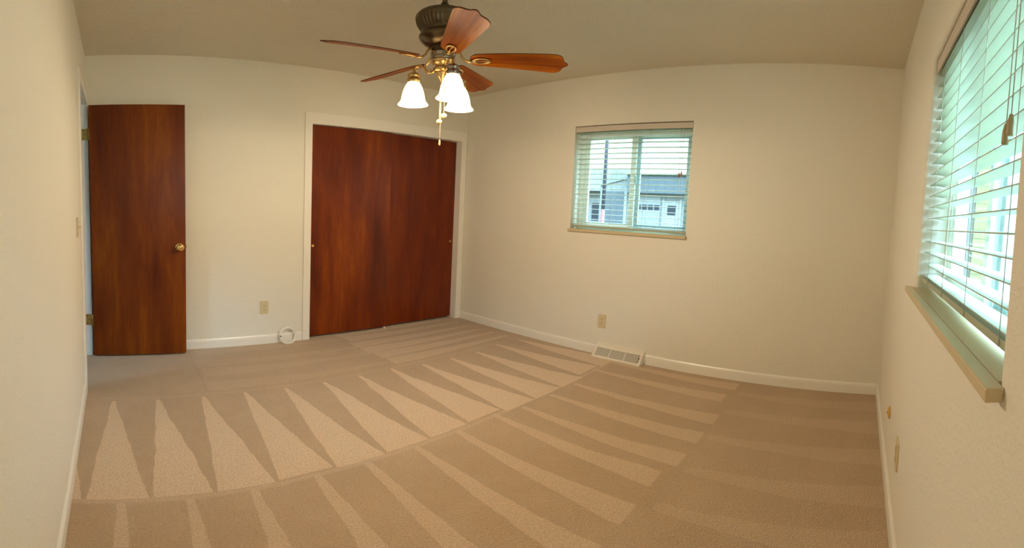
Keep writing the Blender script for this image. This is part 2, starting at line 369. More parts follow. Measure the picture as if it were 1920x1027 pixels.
def wall(name, m, axis, a0, a1, inner, outer, z0, z1, holes, bev=0.0):
    """A wall as one mesh along `axis` ('x' or 'y'), from its room face `inner` to `outer`, with rectangular holes (a0, a1, z0, z1)."""
    us = sorted({a0, a1} | {h[i] for h in holes for i in (0, 1)}); zs = sorted({z0, z1} | {h[i] for h in holes for i in (2, 3)})
    us = [u for u in us if a0 <= u <= a1]; zs = [z for z in zs if z0 <= z <= z1]
    b = bmesh.new(); V = {}
    def vert(i, j, k):
        if (i, j, k) not in V:
            d = (inner, outer)[k]; V[i, j, k] = b.verts.new((us[i], d, zs[j]) if axis == 'x' else (d, us[i], zs[j]))
        return V[i, j, k]
    def solid(i, j):
        if not (0 <= i < len(us)-1 and 0 <= j < len(zs)-1): return False
        uc = (us[i]+us[i+1])/2; zc = (zs[j]+zs[j+1])/2
        return not any(h[0] < uc < h[1] and h[2] < zc < h[3] for h in holes)
    for i in range(len(us)-1):
        for j in range(len(zs)-1):
            if not solid(i, j): continue
            for k in (0, 1): b.faces.new((vert(i, j, k), vert(i+1, j, k), vert(i+1, j+1, k), vert(i, j+1, k)))
            if not solid(i-1, j): b.faces.new((vert(i, j, 0), vert(i, j+1, 0), vert(i, j+1, 1), vert(i, j, 1)))
            if not solid(i+1, j): b.faces.new((vert(i+1, j, 0), vert(i+1, j+1, 0), vert(i+1, j+1, 1), vert(i+1, j, 1)))
            if not solid(i, j-1): b.faces.new((vert(i, j, 0), vert(i+1, j, 0), vert(i+1, j, 1), vert(i, j, 1)))
            if not solid(i, j+1): b.faces.new((vert(i, j+1, 0), vert(i+1, j+1, 0), vert(i+1, j+1, 1), vert(i, j+1, 1)))
    bmesh.ops.recalc_face_normals(b, faces=b.faces)
    if bev:
        ed = []
        ai = 0 if axis == 'x' else 1; di = 1 - ai
        for e in b.edges:
            p, q = e.verts[0].co, e.verts[1].co
            if abs(p[di]-inner) > 1e-5 or abs(q[di]-inner) > 1e-5: continue
            mid = (p+q)/2
            for h in holes:
                onv = (abs(p[ai]-h[0]) < 1e-5 and abs(q[ai]-h[0]) < 1e-5) or (abs(p[ai]-h[1]) < 1e-5 and abs(q[ai]-h[1]) < 1e-5)
                onh = abs(p.z-h[3]) < 1e-5 and abs(q.z-h[3]) < 1e-5
                if (onv and h[2] < mid.z < h[3]) or (onh and h[0] < mid[ai] < h[1]): ed.append(e)
        r = bmesh.ops.bevel(b, geom=ed, offset=bev, segments=5, affect='EDGES', profile=0.5)
        for f in r['faces']: f.smooth = True
    me = bpy.data.meshes.new(name); b.to_mesh(me); b.free(); me.materials.append(m)
    o = bpy.data.objects.new(name, me); COL.objects.link(o); return o

# ------------------------------------------------------------------ room shell
TW = 0.17                                     # outer wall thickness
E_Y0, E_Y1, E_Z0, E_Z1 = 1.385, 2.362, 1.075, 2.008      # east window opening
S_X0, S_X1, S_Z0, S_Z1 = 0.805, 1.835, 1.000, 1.935      # south window opening
D_Y0, D_Y1, D_Z1 = 2.875, 3.530, 2.035                   # entry doorway
C_X0, C_X1, C_Z1 = 1.682, 3.205, 1.955                   # closet opening
mb = MB(); mb.box(-1.4, LX+TW, -TW, LY+0.85, -0.12, 0.0)
struct(mb.build('floor', M_CARPET), 'beige cut-pile carpet with rows of pale wedge-shaped vacuum tracks', 'carpet')
mb = MB(); mb.box(-1.4, LX+TW, -TW, LY+0.85, H, H+0.12)
struct(mb.build('ceiling', M_CEIL), 'stippled cream ceiling above the fan', 'ceiling')
struct(wall('wall_west', M_WALL, 'y', -TW, LY+0.85, 0.0, -0.12, 0.0, H, [(D_Y0-0.016, D_Y1+0.016, -1, D_Z1+0.016)]), 'off-white textured wall on the left with the open doorway', 'wall')
struct(wall('wall_north', M_WALL, 'x', 0.0, LX, LY, LY+0.12, 0.0, H, [(C_X0-0.012, C_X1+0.012, -1, C_Z1+0.012)]), 'cream textured wall behind the open door and around the closet', 'wall')
struct(wall('wall_east', M_WALL, 'y', -TW, LY+0.85, LX, LX+TW, 0.0, H, [(E_Y0, E_Y1, E_Z0, E_Z1)], 0.006), 'cream wall with the small square window and floor register', 'wall')
struct(wall('wall_south', M_WALL, 'x', 0.0, LX, 0.0, -TW, 0.0, H, [(S_X0, S_X1, S_Z0, S_Z1)], 0.018), 'textured wall at far right with the large blind-covered window', 'wall')
# closet interior and hall, seen only through gaps
mb = MB(); mb.box(0.0, LX, LY+0.73, LY+0.85, 0, H); mb.box(1.45, 1.55, LY+0.12, LY+0.73, 0, H)
struct(mb.build('wall_closet', M_WALL), 'inside walls of the closet behind the sliding doors', 'wall')
mb = MB(); mb.box(-1.4, -1.3, 1.6, LY+0.85, 0, 1.2); mb.box(-1.4, -1.3, 1.6, LY+0.85, 2.0, H); mb.box(-1.4, -1.3, 1.6, 2.1, 1.2, 2.0); mb.box(-1.4, -1.3, 2.4, LY+0.85, 1.2, 2.0); mb.box(-1.3, -0.12, 1.6, 1.7, 0, H); mb.box(-1.3, -0.12, LY+0.75, LY+0.85, 0, H)  # unseen opening in the west side, added so daylight brightens hall and doorway jamb
struct(mb.build('wall_hall', M_HALL), 'pale hall wall seen through the doorway gap', 'wall')

def base_profile_box(mb, axis, a0, a1, face, sgn, h=0.078, t=0.013):
    """baseboard with an eased top; sgn points into the room"""
    prof = [(0, 0), (t, 0), (t, h*0.72), (t*0.85, h*0.9), (t*0.45, h), (0, h)]
    n = len(prof); b = bmesh.new(); rings = []
    for a in (a0, a1):
        rings.append([b.verts.new((a, face+sgn*d, z) if axis == 'x' else (face+sgn*d, a, z)) for d, z in prof])
    for i in range(n): b.faces.new((rings[0][i], rings[0][(i+1) % n], rings[1][(i+1) % n], rings[1][i]))
    b.faces.new(rings[0]); b.faces.new(rings[1]); bmesh.ops.recalc_face_normals(b, faces=b.faces)
    mb._merge(b)
REG_Y0, REG_Y1 = 1.630, 2.030
mb = MB(); base_profile_box(mb, 'y', 0.013, D_Y0-0.068, 0.0, 1); struct(mb.build('baseboard_west', M_TRIM), 'white baseboard along the left wall', 'baseboard')
mb = MB(); base_profile_box(mb, 'x', 0.0, C_X0-0.062, LY, -1); struct(mb.build('baseboard_north', M_TRIM), 'white baseboard between the open door and the closet', 'baseboard')
mb = MB(); base_profile_box(mb, 'y', 0.013, REG_Y0, LX, -1); base_profile_box(mb, 'y', REG_Y1, LY-0.016, LX, -1)
struct(mb.build('baseboard_east', M_TRIM), 'white baseboard on both sides of the floor register', 'baseboard')
mb = MB(); base_profile_box(mb, 'x', 0.0, LX, 0.0, 1); struct(mb.build('baseboard_south', M_TRIM), 'white baseboard under the large window on the right', 'baseboard')

# entry door frame: casing, jambs, stops
e = empty('trim_1', (0, D_Y0, 0)); struct(e, 'white painted frame of the open doorway', 'door frame')
mb = MB()
mb.box(0.0, 0.014, D_Y0-0.066, D_Y0-0.004, 0, D_Z1+0.062, 0.003)
mb.box(0.0, 0.014, D_Y1+0.004, D_Y1+0.060, 0, D_Z1+0.062, 0.003)
mb.box(0.0, 0.0139, D_Y0-0.004, D_Y1+0.004, D_Z1+0.002, D_Z1+0.0618, 0.003)
mb.build('casing', M_TRIM, e, None).matrix_parent_inverse = e.matrix_world.inverted()
def childw(o, p):        # keep world placement under a parent that is moved but not turned
    o.parent = p; o.matrix_parent_inverse = Matrix.Translation(-Vector(p.location)); return o
for c in e.children: childw(c, e)
mb = MB()
mb.box(-0.12, 0.004, D_Y0-0.016, D_Y0, 0, D_Z1); mb.box(-0.12, 0.004, D_Y1, D_Y1+0.016, 0, D_Z1); mb.box(-0.12, 0.004, D_Y0, D_Y1, D_Z1, D_Z1+0.016)
childw(mb.build('jamb', M_JAMB), e)
mb = MB()
mb.box(-0.075, -0.040, D_Y0, D_Y0+0.011, 0, D_Z1-0.011, 0.001); mb.box(-0.075, -0.040, D_Y1-0.011, D_Y1, 0, D_Z1-0.011, 0.001); mb.box(-0.075, -0.040, D_Y0, D_Y1, D_Z1-0.011, D_Z1, 0.001)
childw(mb.build('door_stop', M_JAMB), e)

# closet casing
e = empty('trim_2', (C_X0, LY, 0)); struct(e, 'white painted frame around the closet opening', 'door frame')
mb = MB(); y0, y1 = LY-0.014, LY
mb.box(C_X0-0.060, C_X0, y0, y1, 0, C_Z1+0.001, 0.003); mb.box(C_X1, C_X1+0.060, y0, y1, 0, C_Z1+0.001, 0.003); mb.box(C_X0-0.060, C_X1+0.060, y0, y1, C_Z1, C_Z1+0.100, 0.003)
childw(mb.build('casing', M_TRIM), e)
mb = MB(); mb.box(C_X0-0.012, C_X0+0.002, LY-0.010, LY+0.12, 0, C_Z1); mb.box(C_X1-0.002, C_X1+0.012, LY-0.010, LY+0.12, 0, C_Z1); mb.box(C_X0+0.002, C_X1-0.002, LY-0.010, LY+0.12, C_Z1-0.002, C_Z1+0.012)
childw(mb.build('jamb', M_TRIM), e)

# entry door leaf, open flat towards the north wall
d = empty('door_1', (0.022, 3.512, 0.0)); struct(d, 'open reddish-brown wooden slab door with a brass knob', 'door')
DX0, DX1, DYF, DYB = 0.024, 0.684, 3.493, 3.528
mb = MB(); mb.box(DX0, DX1, DYF, DYB, 0.012, 2.022, 0.0012); childw(mb.build('door_panel', M_DOOR), d)
def knob_prof(): return [(0.031, 0), (0.033, 0.004), (0.028, 0.008), (0.012, 0.010), (0.010, 0.026), (0.018, 0.032), (0.026, 0.040), (0.0275, 0.048), (0.025, 0.056), (0.018, 0.060), (0.0, 0.0615)]
k = MB(); k.lathe(knob_prof(), 28, Matrix.Translation((0.640, DYF, 0.892)) @ Matrix.Rotation(PI/2, 4, 'X')); part(childw(k.build('knob', M_BRASS), d), 'polished brass knob')
k = MB(); k.lathe(knob_prof(), 28, Matrix.Translation((0.640, DYB, 0.892)) @ Matrix.Rotation(-PI/2, 4, 'X')); childw(k.build('knob', M_BRASS), d)
k = MB(); k.box(DX1-0.0005, DX1+0.002, DYF+0.006, DYB-0.006, 0.863, 0.921); k.box(DX1, DX1+0.010, DYF+0.011, DYB-0.011, 0.882, 0.902, 0.002); childw(k.build('latch', M_HINGE), d)
for z in (1.80, 0.30):
    k = MB(); k.box(-0.036, 0.008, D_Y1-0.0025, D_Y1, z-0.045, z+0.045, 0.0005)
    k.tube([(0.016, D_Y1-0.006, z-0.047), (0.016, D_Y1-0.006, z+0.047)], 0.006, 10)
    k.box(0.020, 0.024, DYF+0.004, DYB, z-0.045, z+0.045)
    for a, c in ((-0.02, 0.03), (-0.006, 0.0), (-0.02, -0.03)): k.tube([(a, D_Y1-0.0025, z+c), (a, D_Y1-0.0045, z+c)], 0.004, 8, mi=1)
    childw(k.build('hinge', [M_HINGE, M_SCREW]), d)

# sliding closet doors
d = empty('door_2', (C_X0+0.37, LY+0.045, 0)); struct(d, 'left sliding closet door, reddish-brown, in front', 'door')
mb = MB(); mb.box(C_X0+0.004, 2.440, LY+0.028, LY+0.052, 0.018, C_Z1-0.006, 0.001); childw(mb.build('door_panel', M_CLOSET), d)
k = MB(); k.lathe([(0.0, 0.002), (0.006, 0.001), (0.009, 0.0035), (0.0115, 0.004), (0.012, 0.0)], 20, Matrix.Translation((1.716, LY+0.028, 0.862)) @ Matrix.Rotation(PI/2, 4, 'X')); part(childw(k.build('finger_pull', M_BRASS), d), 'small round brass finger pull')
d = empty('door_3', (2.80, LY+0.08, 0)); struct(d, 'right sliding closet door, reddish-brown, behind the left one', 'door')
mb = MB(); mb.box(2.395, C_X1-0.004, LY+0.064, LY+0.088, 0.018, C_Z1-0.006, 0.001); childw(mb.build('door_panel', M_CLOSET2), d)
k = MB(); k.lathe([(0.0, 0.002), (0.006, 0.001), (0.009, 0.0035), (0.0115, 0.004), (0.012, 0.0)], 20, Matrix.Translation((3.165, LY+0.064, 0.862)) @ Matrix.Rotation(PI/2, 4, 'X')); childw(k.build('finger_pull', M_HINGE), d)
k = MB(); k.box(2.405, 2.425, LY+0.022, LY+0.094, 0.0, 0.017, 0.002); tag(k.build('door_guide', M_WHITE), 'small pale floor guide where the two closet doors overlap', 'door guide')

# ------------------------------------------------------------------ windows
def frame_ring(mb, axis, a0, a1, z0, z1, d0, d1, wdt, bev=0.002, mi=0):
    def bx(p0, p1, q0, q1):
        if axis == 'y': mb.box(min(d0, d1), max(d0, d1), p0, p1, q0, q1, bev, mi)
        else: mb.box(p0, p1, min(d0, d1), max(d0, d1), q0, q1, bev, mi)
    bx(a0, a0+wdt, z0, z1); bx(a1-wdt, a1, z0, z1); bx(a0+wdt, a1-wdt, z0, z0+wdt); bx(a0+wdt, a1-wdt, z1-wdt, z1)
def make_window(name, label, axis, a0, a1, z0, z1, inner, sgn, sill):
    """sgn: direction from the room face outwards"""
    loc = (inner, (a0+a1)/2, z0) if axis == 'y' else ((a0+a1)/2, inner, z0)
    e = empty(name, loc); struct(e, label, 'window')
    mid = (a0+a1)/2
    f = MB(); frame_ring(f, axis, a0, a1, z0, z1, inner+sgn*0.105, inner+sgn*0.165, 0.044); f.box(inner+0.103, inner+0.167, a0, a1, z1-0.085, z1-0.040, 0.002) if axis == 'y' else None; childw(f.build('frame', M_VINYL), e)
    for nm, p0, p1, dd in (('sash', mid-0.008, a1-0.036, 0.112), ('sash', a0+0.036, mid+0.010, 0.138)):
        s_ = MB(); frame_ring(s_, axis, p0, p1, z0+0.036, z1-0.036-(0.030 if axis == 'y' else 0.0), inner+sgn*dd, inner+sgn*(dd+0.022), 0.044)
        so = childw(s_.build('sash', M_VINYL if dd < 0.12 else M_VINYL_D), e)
        g = MB(); dm = inner+sgn*(dd+0.011)
        if axis == 'y': g.box(dm-0.002, dm+0.002, p0+0.042, p1-0.042, z0+0.078, z1-0.078)
        else: g.box(p0+0.042, p1-0.042, dm-0.002, dm+0.002, z0+0.078, z1-0.078)
        go = g.build('pane', M_GLASS); go.parent = so
    k = MB(); dl = inner+sgn*0.108; zc = (z0+z1)/2
    if axis == 'y': k.box(dl-0.006, dl+0.004, mid-0.022, mid-0.004, zc-0.035, zc+0.035, 0.003)
    else: k.box(mid-0.022, mid-0.004, dl-0.004, dl+0.006, zc-0.035, zc+0.035, 0.003)
    childw(k.build('latch', M_VINYL_D), e)
    # sill board
    ov, pr, th, over = sill
    s_ = MB()
    if axis == 'y':
        s_.box(min(inner, inner+sgn*0.105), max(inner, inner+sgn*0.105), a0, a1, z0, z0+th); s_.box(min(inner-sgn*pr, inner), max(inner-sgn*pr, inner), a0-ov, a1+ov, z0-over, z0+th, 0.003)
    else:
        s_.box(a0, a1, min(inner, inner+sgn*0.105), max(inner, inner+sgn*0.105), z0, z0+th); s_.box(a0-ov, a1+ov, min(inner-sgn*pr, inner), max(inner-sgn*pr, inner), z0-over, z0+th, 0.003)
    childw(s_.build('sill', M_SILL), e)
    return e
make_window('window_1', 'small square sliding window in the far cream wall', 'y', E_Y0, E_Y1, E_Z0, E_Z1, LX, 1, (0.008, 0.020, 0.016, 0.010))
make_window('window_2', 'large sliding window in the right-hand wall with a protruding sill', 'x', S_X0, S_X1, S_Z0, S_Z1, 0.0, -1, (0.030, 0.026, 0.020, 0.002))

# ------------------------------------------------------------------ venetian blinds
def make_blind(name, label, axis, a0, a1, ztop, zbot, centre, sgn, n, cords, tilt, pull_at, pull_len, tassel_mat, vh=0.05):
    loc = (centre, (a0+a1)/2, ztop) if axis == 'y' else ((a0+a1)/2, centre, ztop)
    e = empty(name, loc); tag(e, label, 'window blind')
    def bx(mb, p0, p1, d0, d1, q0, q1, bev=0.0, mi=0):
        if axis == 'y': mb.box(min(d0, d1), max(d0, d1), p0, p1, q0, q1, bev, mi)
        else: mb.box(p0, p1, min(d0, d1), max(d0, d1), q0, q1, bev, mi)
    h = MB(); bx(h, a0, a1, centre-0.022, centre+0.022, ztop-0.040, ztop-0.002, 0.002); childw(h.build('headrail', M_SLAT), e)
    h = MB(); vd = centre-sgn*0.030; bx(h, a0-0.001, a1+0.001, vd-0.004, vd+0.004, ztop-vh, ztop-0.004, 0.002); part(childw(h.build('valance', M_VALANCE), e), 'greyish valance strip')
    z1 = ztop-0.062; z0 = zbot+0.030; pts = []
    for i in range(n):
        z = z1 + (z0-z1)*i/(n-1)
        s_ = MB(); b = bmesh.new(); W = 0.0245; T = 0.0014; K = 6; top = []; bot = []
        for k in range(K+1):
            t = -1+2*k/K; dd = t*W; zz = 0.0026*(1-t*t)
            ct, st = math.cos(tilt), math.sin(tilt); D = dd*ct - zz*st; Z = dd*st + zz*ct
            for lst, off in ((top, T), (bot, -T)):
                row = []
                for a in (a0+0.004, a1-0.004):
                    d_ = centre + sgn*D; row.append(b.verts.new((d_, a, z+Z+off) if axis == 'y' else (a, d_, z+Z+off)))
                lst.append(row)
        for k in range(K):
            b.faces.new((top[k][0], top[k][1], top[k+1][1], top[k+1][0])); b.faces.new((bot[k][0], bot[k][1], bot[k+1][1], bot[k+1][0]))
        b.faces.new((top[0][0], top[0][1], bot[0][1], bot[0][0])); b.faces.new((top[K][0], top[K][1], bot[K][1], bot[K][0]))
        b.faces.new([r[0] for r in top] + [r[0] for r in reversed(bot)]); b.faces.new([r[1] for r in top] + [r[1] for r in reversed(bot)])
        bmesh.ops.recalc_face_normals(b, faces=b.faces); s_._merge(b)
        childw(s_.build('slat', M_SLAT), e)
    h = MB(); bx(h, a0+0.004, a1-0.004, centre-0.025, centre+0.025, zbot, zbot+0.018, 0.003); childw(h.build('bottom_rail', M_SLAT), e)
    for c in cords:
        a = a0+(a1-a0)*c
        for dd in (-0.0265, 0.0265):
            h = MB(); p = [(centre+dd, a, ztop-0.03), (centre+dd, a, zbot+0.004)] if axis == 'y' else [(a, centre+dd, ztop-0.03), (a, centre+dd, zbot+0.004)]
            h.tube(p, 0.0009, 6); childw(h.build('ladder_cord', M_CORD), e)
    for j, off in enumerate((0.0, 0.016)):
        a = pull_at+off; dp = centre-sgn*0.040; zl = ztop-pull_len-0.012*j
        h = MB(); p = [(dp, a, ztop-0.045), (dp, a, zl)] if axis == 'y' else [(a, dp, ztop-0.045), (a+off*0.4, dp, zl)]
        h.tube(p, 0.0011, 6); co = childw(h.build('pull_cord', M_CORD), e)
        T = MB(); q = (dp, a, zl-0.036) if axis == 'y' else (a+off*0.4, dp, zl-0.036)
        T.lathe([(0.0055, 0), (0.0062, 0.004), (0.0055, 0.024), (0.003, 0.038), (0.0, 0.039)], 14, Matrix.Translation(q)); to = T.build('tassel', tassel_mat); to.parent = co
    return e
make_blind('venetian_blind', 'white horizontal blind hanging in the small far window', 'y', E_Y0+0.006, E_Y1-0.004, E_Z1-0.003, E_Z0+0.030, LX+0.045, 1, 19, (0.09, 0.36, 0.64, 0.90), 0.0, E_Y0+0.065, 0.40, M_REDTIP)
make_blind('venetian_blind', 'white horizontal blind hanging in the big window at far right', 'x', S_X0+0.012, S_X1-0.008, S_Z1-0.004, S_Z0+0.045, -0.052, -1, 19, (0.08, 0.33, 0.60, 0.86), 0.0, S_X0+0.085, 0.47, M_TASSEL, 0.055)

# ------------------------------------------------------------------ small wall fittings
def cover_plate(name, label, cat, loc, axis, sgn, kind, m=M_PLATE):
    """plate on a wall: axis = wall normal axis, sgn = into the room; kind outlet / switch"""
    e = empty(name, loc); tag(e, label, cat)
    rz = {('x', 1): PI/2, ('x', -1): -PI/2, ('y', -1): 0.0, ('y', 1): PI}[axis, sgn]
    e.rotation_euler = (0, 0, rz)                       # local: plate faces -y
    p = MB(); p.box(-0.035, 0.035, -0.006, 0.0, -0.057, 0.057, 0.0022); p.build('cover_plate', m, e)
    if kind == 'outlet':
        for z in (0.020, -0.020):
            q = MB(); poly = []
            for i in range(24):
                a = 2*PI*i/24; poly.append((0.017*math.cos(a), max(-0.0135, min(0.0135, 0.017*math.sin(a)))))
            q.prism(poly, 0.0, 0.0022, Matrix.Translation((0, -0.006, z)) @ Matrix.Rotation(PI/2, 4, 'X'))
            for x in (-0.0065, 0.0065): q.box(x-0.0011, x+0.0011, -0.0088, -0.0080, z-0.002, z+0.006, 0, 1)
            q.tube([(0, -0.0080, z-0.008), (0, -0.0088, z-0.008)], 0.0026, 10, 1)
            q.build('socket', [m, M_SLOT], e)
        q = MB(); q.tube([(0, -0.0055, 0), (0, -0.0075, 0)], 0.0032, 12); q.build('screw', M_HINGE, e)
    elif kind == 'switch':
        q = MB(); q.box(-0.005, 0.005, -0.008, -0.005, -0.012, 0.012, 0.0005); q.box(-0.0035, 0.0035, -0.021, -0.006, -0.001, 0.007, 0.001); q.build('toggle', m, e)
        for z in (0.030, -0.030):
            q = MB(); q.tube([(0, -0.0055, z), (0, -0.0075, z)], 0.003, 10); q.build('screw', M_HINGE, e)
    return e
cover_plate('wall_outlet', 'almond double outlet on the wall between the open door and closet', 'outlet', (1.305, LY, 0.328), 'y', -1, 'outlet')
cover_plate('wall_outlet', 'almond double outlet on the far wall above the floor register', 'outlet', (LX, 2.010, 0.297), 'x', -1, 'outlet')
cover_plate('wall_outlet', 'almond outlet low on the right wall below the big window', 'outlet', (1.872, 0.0, 0.322), 'y', 1, 'outlet')
cover_plate('light_switch', 'almond toggle switch plate on the left wall beside the doorway', 'light switch', (0.0, 2.560, 1.115), 'x', 1, 'switch')
e = empty('round_wall_plate', (2.282, 0.0, 0.310)); tag(e, 'small round amber plate low on the right wall near the corner', 'wall plate')
p = MB(); p.lathe([(0.030, 0), (0.030, 0.004), (0.026, 0.008), (0.012, 0.010), (0.0, 0.010)], 28, Matrix.Rotation(-PI/2, 4, 'X')); p.build('plate', M_ORANGE, e)
p = MB(); p.lathe([(0.006, 0.009), (0.006, 0.014), (0.0, 0.015)], 14, Matrix.Rotation(-PI/2, 4, 'X')); p.build('hub', M_HINGE, e)

# floor register
e = empty('floor_register', (LX, (REG_Y0+REG_Y1)/2, 0)); tag(e, 'white metal baseboard heating register with three louvred panels', 'vent')
g0, g1 = REG_Y0, REG_Y1
def side_prism(mb, prof, y0, y1, mi=0):
    mtx = Matrix(((-1, 0, 0, LX), (0, 0, 1, 0), (0, 1, 0, 0), (0, 0, 0, 1)))     # local x -> out of the wall, local y -> up, z -> along y
    mb.prism(prof, y0, y1, mtx, 0.0, mi)
P0, P1 = (0.088, 0.016), (0.030, 0.082)
mb = MB()
side_prism(mb, [(0.0005, 0), (0.090, 0), (0.092, 0.012), (0.030, 0.088), (0.022, 0.090), (0.016, 0.104), (0.0005, 0.106)], g0, g0+0.010)
side_prism(mb, [(0.0005, 0), (0.090, 0), (0.092, 0.012), (0.030, 0.088), (0.022, 0.090), (0.016, 0.104), (0.0005, 0.106)], g1-0.010, g1)
side_prism(mb, [(0.0005, 0.106), (0.016, 0.104), (0.016, 0.090), (0.0005, 0.090)], g0+0.010, g1-0.010)
side_prism(mb, [(0.012, 0.090), (0.030, 0.089), (0.036, 0.080), (0.030, 0.074), (0.012, 0.080)], g0+0.010, g1-0.010)
side_prism(mb, [(0.090, 0.0), (0.092, 0.012), (0.084, 0.022), (0.078, 0.016), (0.078, 0.0)], g0+0.010, g1-0.010)
Lg = g1-g0-0.02
for i in (0, 1, 2, 3):
    yy = g0+0.010 + Lg*i/3
    a, b_ = (yy-0.004, yy+0.004) if 0 < i < 3 else ((yy, yy+0.008) if i == 0 else (yy-0.008, yy))
    side_prism(mb, [(0.089, 0.013), (0.031, 0.087), (0.026, 0.080), (0.082, 0.010)], a, b_)
childw(mb.build('housing', M_WHITE), e)
for i in range(3):
    y0 = g0+0.010 + Lg*i/3+0.004; y1 = g0+0.010 + Lg*(i+1)/3-0.004
    mb = MB()
    for k in range(7):
        t = (k+0.5)/7; dx = 0.082 + (0.033-0.082)*t; dz = 0.020+(0.078-0.020)*t
        side_prism(mb, [(dx, dz), (dx-0.002, dz+0.0055), (dx-0.010, dz+0.000), (dx-0.008, dz-0.004)], y0, y1)
    for j in range(9):
        yy = y0 + (y1-y0)*(j+0.5)/9; side_prism(mb, [(0.079, 0.018), (0.031, 0.076), (0.029, 0.074), (0.077, 0.016)], yy-0.0007, yy+0.0007)
    childw(mb.build('louvre_panel', M_WHITE), e)
mb = MB(); side_prism(mb, [(0.060, 0.045), (0.066, 0.052), (0.058, 0.062), (0.050, 0.056)], g0+0.018, g0+0.023); side_prism(mb, [(0.072, 0.030), (0.078, 0.034), (0.072, 0.044), (0.064, 0.040)], g0+0.018, g0+0.023)
part(childw(mb.build('damper_lever', M_SLOT), e), 'dark damper lever')
mb = MB(); side_prism(mb, [(0.001, 0.001), (0.070, 0.001), (0.020, 0.068), (0.001, 0.080)], g0+0.012, g1-0.012); childw(mb.build('duct_boot', mat('duct_grey', (0.22, 0.20, 0.17), 0.7)), e)

# coil of white cable leaning against the baseboard
e = empty('cable_coil', (1.487, LY-0.05, 0.0)); tag(e, 'small coil of white cable leaning on the baseboard beside the closet', 'cable')
mb = MB(); pts = []; turns = 5; seg = 40
tiltm = Matrix.Rotation(math.radians(70), 3, 'X')
for i in range(turns*seg+1):
    a = 2*PI*i/seg + 0.6; t = i/(turns*seg)
    r = 0.0655 + 0.0055*math.sin(a*0.37+1) + 0.003*math.sin(a*1.2)
    v = Vector((r*math.cos(a), r*1.02*math.sin(a), 0.007*math.sin(a*0.8+t*5)))
    pts.append(Vector((1.487, LY-0.043, 0.0685)) + tiltm @ v)
mb.tube(pts, 0.0046, 8); childw(mb.build('cable', M_CABLE), e)
for a0_, a1_ in ((-2.0, -1.55), (-1.1, -0.65)):
    mb = MB(); q = [Vector((1.487, LY-0.043, 0.0685)) + tiltm @ Vector((0.066*math.cos(a), 0.067*math.sin(a), 0)) for a in [a0_+(a1_-a0_)*k/8 for k in range(9)]]
    mb.tube(q, [0.004]+[0.0085]*7+[0.004], 10); childw(mb.build('tape_wrap', M_CABLE), e)
mb = MB(); c0 = Vector((1.487, LY-0.050, 0.0685)) + tiltm @ Vector((-0.066, 0.006, 0.006)); mb.tube([c0, c0+Vector((0.003, -0.006, -0.010))], 0.0042, 10); part(childw(mb.build('connector', M_SCREW), e), 'dark metal plug end')

# ------------------------------------------------------------------ ceiling fan
FX, FY = 1.604, 1.954
fan = empty('ceiling_fan', (FX, FY, H)); tag(fan, 'bronze ceiling fan with five cherry wood blades and three lit bell shades', 'ceiling fan')
T0 = Matrix.Translation((FX, FY, 0))
def fpart(mb, name, m, parent=fan):
    o = mb.build(name, m)
    if parent is fan: childw(o, fan)
    else: o.parent = parent
    return o
mb = MB(); mb.lathe([(0.070, H-0.001), (0.070, H-0.010), (0.064, H-0.030), (0.045, H-0.055), (0.022, H-0.068), (0.014, H-0.070)], 40, T0); fpart(mb, 'canopy', M_BRONZE)
mb = MB(); mb.lathe([(0.0125, H-0.068), (0.0125, 2.295)], 24, T0); fpart(mb, 'downrod', M_BRONZE)
mb = MB(); mb.lathe([(0.0135, 2.318), (0.018, 2.312), (0.021, 2.302), (0.026, 2.292), (0.027, 2.280), (0.030, 2.270)], 32, T0); fpart(mb, 'collar', M_BRONZE)
def flute(a, z):
    if 2.168 < z < 2.222: return 1.0 + 0.022*math.cos(a*40)
    return 1.0
prof = [(0.030, 2.272), (0.060, 2.270), (0.100, 2.262), (0.124, 2.250), (0.1325, 2.238), (0.134, 2.230), (0.131, 2.223)]
for i in range(11):
    t = i/10; prof.append((0.129 - 0.024*t*t - 0.004*t, 2.2215 - 0.053*t))
prof += [(0.103, 2.166), (0.099, 2.160), (0.101, 2.154), (0.110, 2.149), (0.1145, 2.142), (0.115, 2.134), (0.111, 2.124), (0.104, 2.116), (0.100, 2.112), (0.095, 2.106), (0.080, 2.098), (0.066, 2.092), (0.058, 2.088)]
mb = MB(); mb.lathe(prof, 240, T0, flute); fpart(mb, 'motor_housing', M_BRONZE)
mb = MB(); mb.lathe([(0.054, 2.090), (0.055, 2.086), (0.053, 2.062), (0.055, 2.058)], 24, T0); fpart(mb, 'flywheel_neck', M_BRONZE)
mb = MB(); mb.lathe([(0.056, 2.060), (0.0605, 2.057), (0.0615, 2.050), (0.058, 2.044), (0.055, 2.038), (0.058, 2.030), (0.058, 2.024), (0.052, 2.018)], 48, T0); fpart(mb, 'switch_housing', M_PEWTER)
mb = MB(); mb.lathe([(0.055, 2.020), (0.056, 2.014), (0.051, 2.004), (0.040, 1.996), (0.034, 1.990), (0.036, 1.984), (0.044, 1.978), (0.044, 1.968), (0.036, 1.960), (0.030, 1.957)], 48, T0); fpart(mb, 'light_kit_body', M_GOLD)
mb = MB(); mb.lathe([(0.031, 1.958), (0.030, 1.952), (0.026, 1.948), (0.0265, 1.943), (0.021, 1.938), (0.0215, 1.933), (0.015, 1.929), (0.0155, 1.924), (0.009, 1.919), (0.0085, 1.914), (0.0045, 1.908), (0.0, 1.904)], 32, T0); fpart(mb, 'finial', M_GOLD)

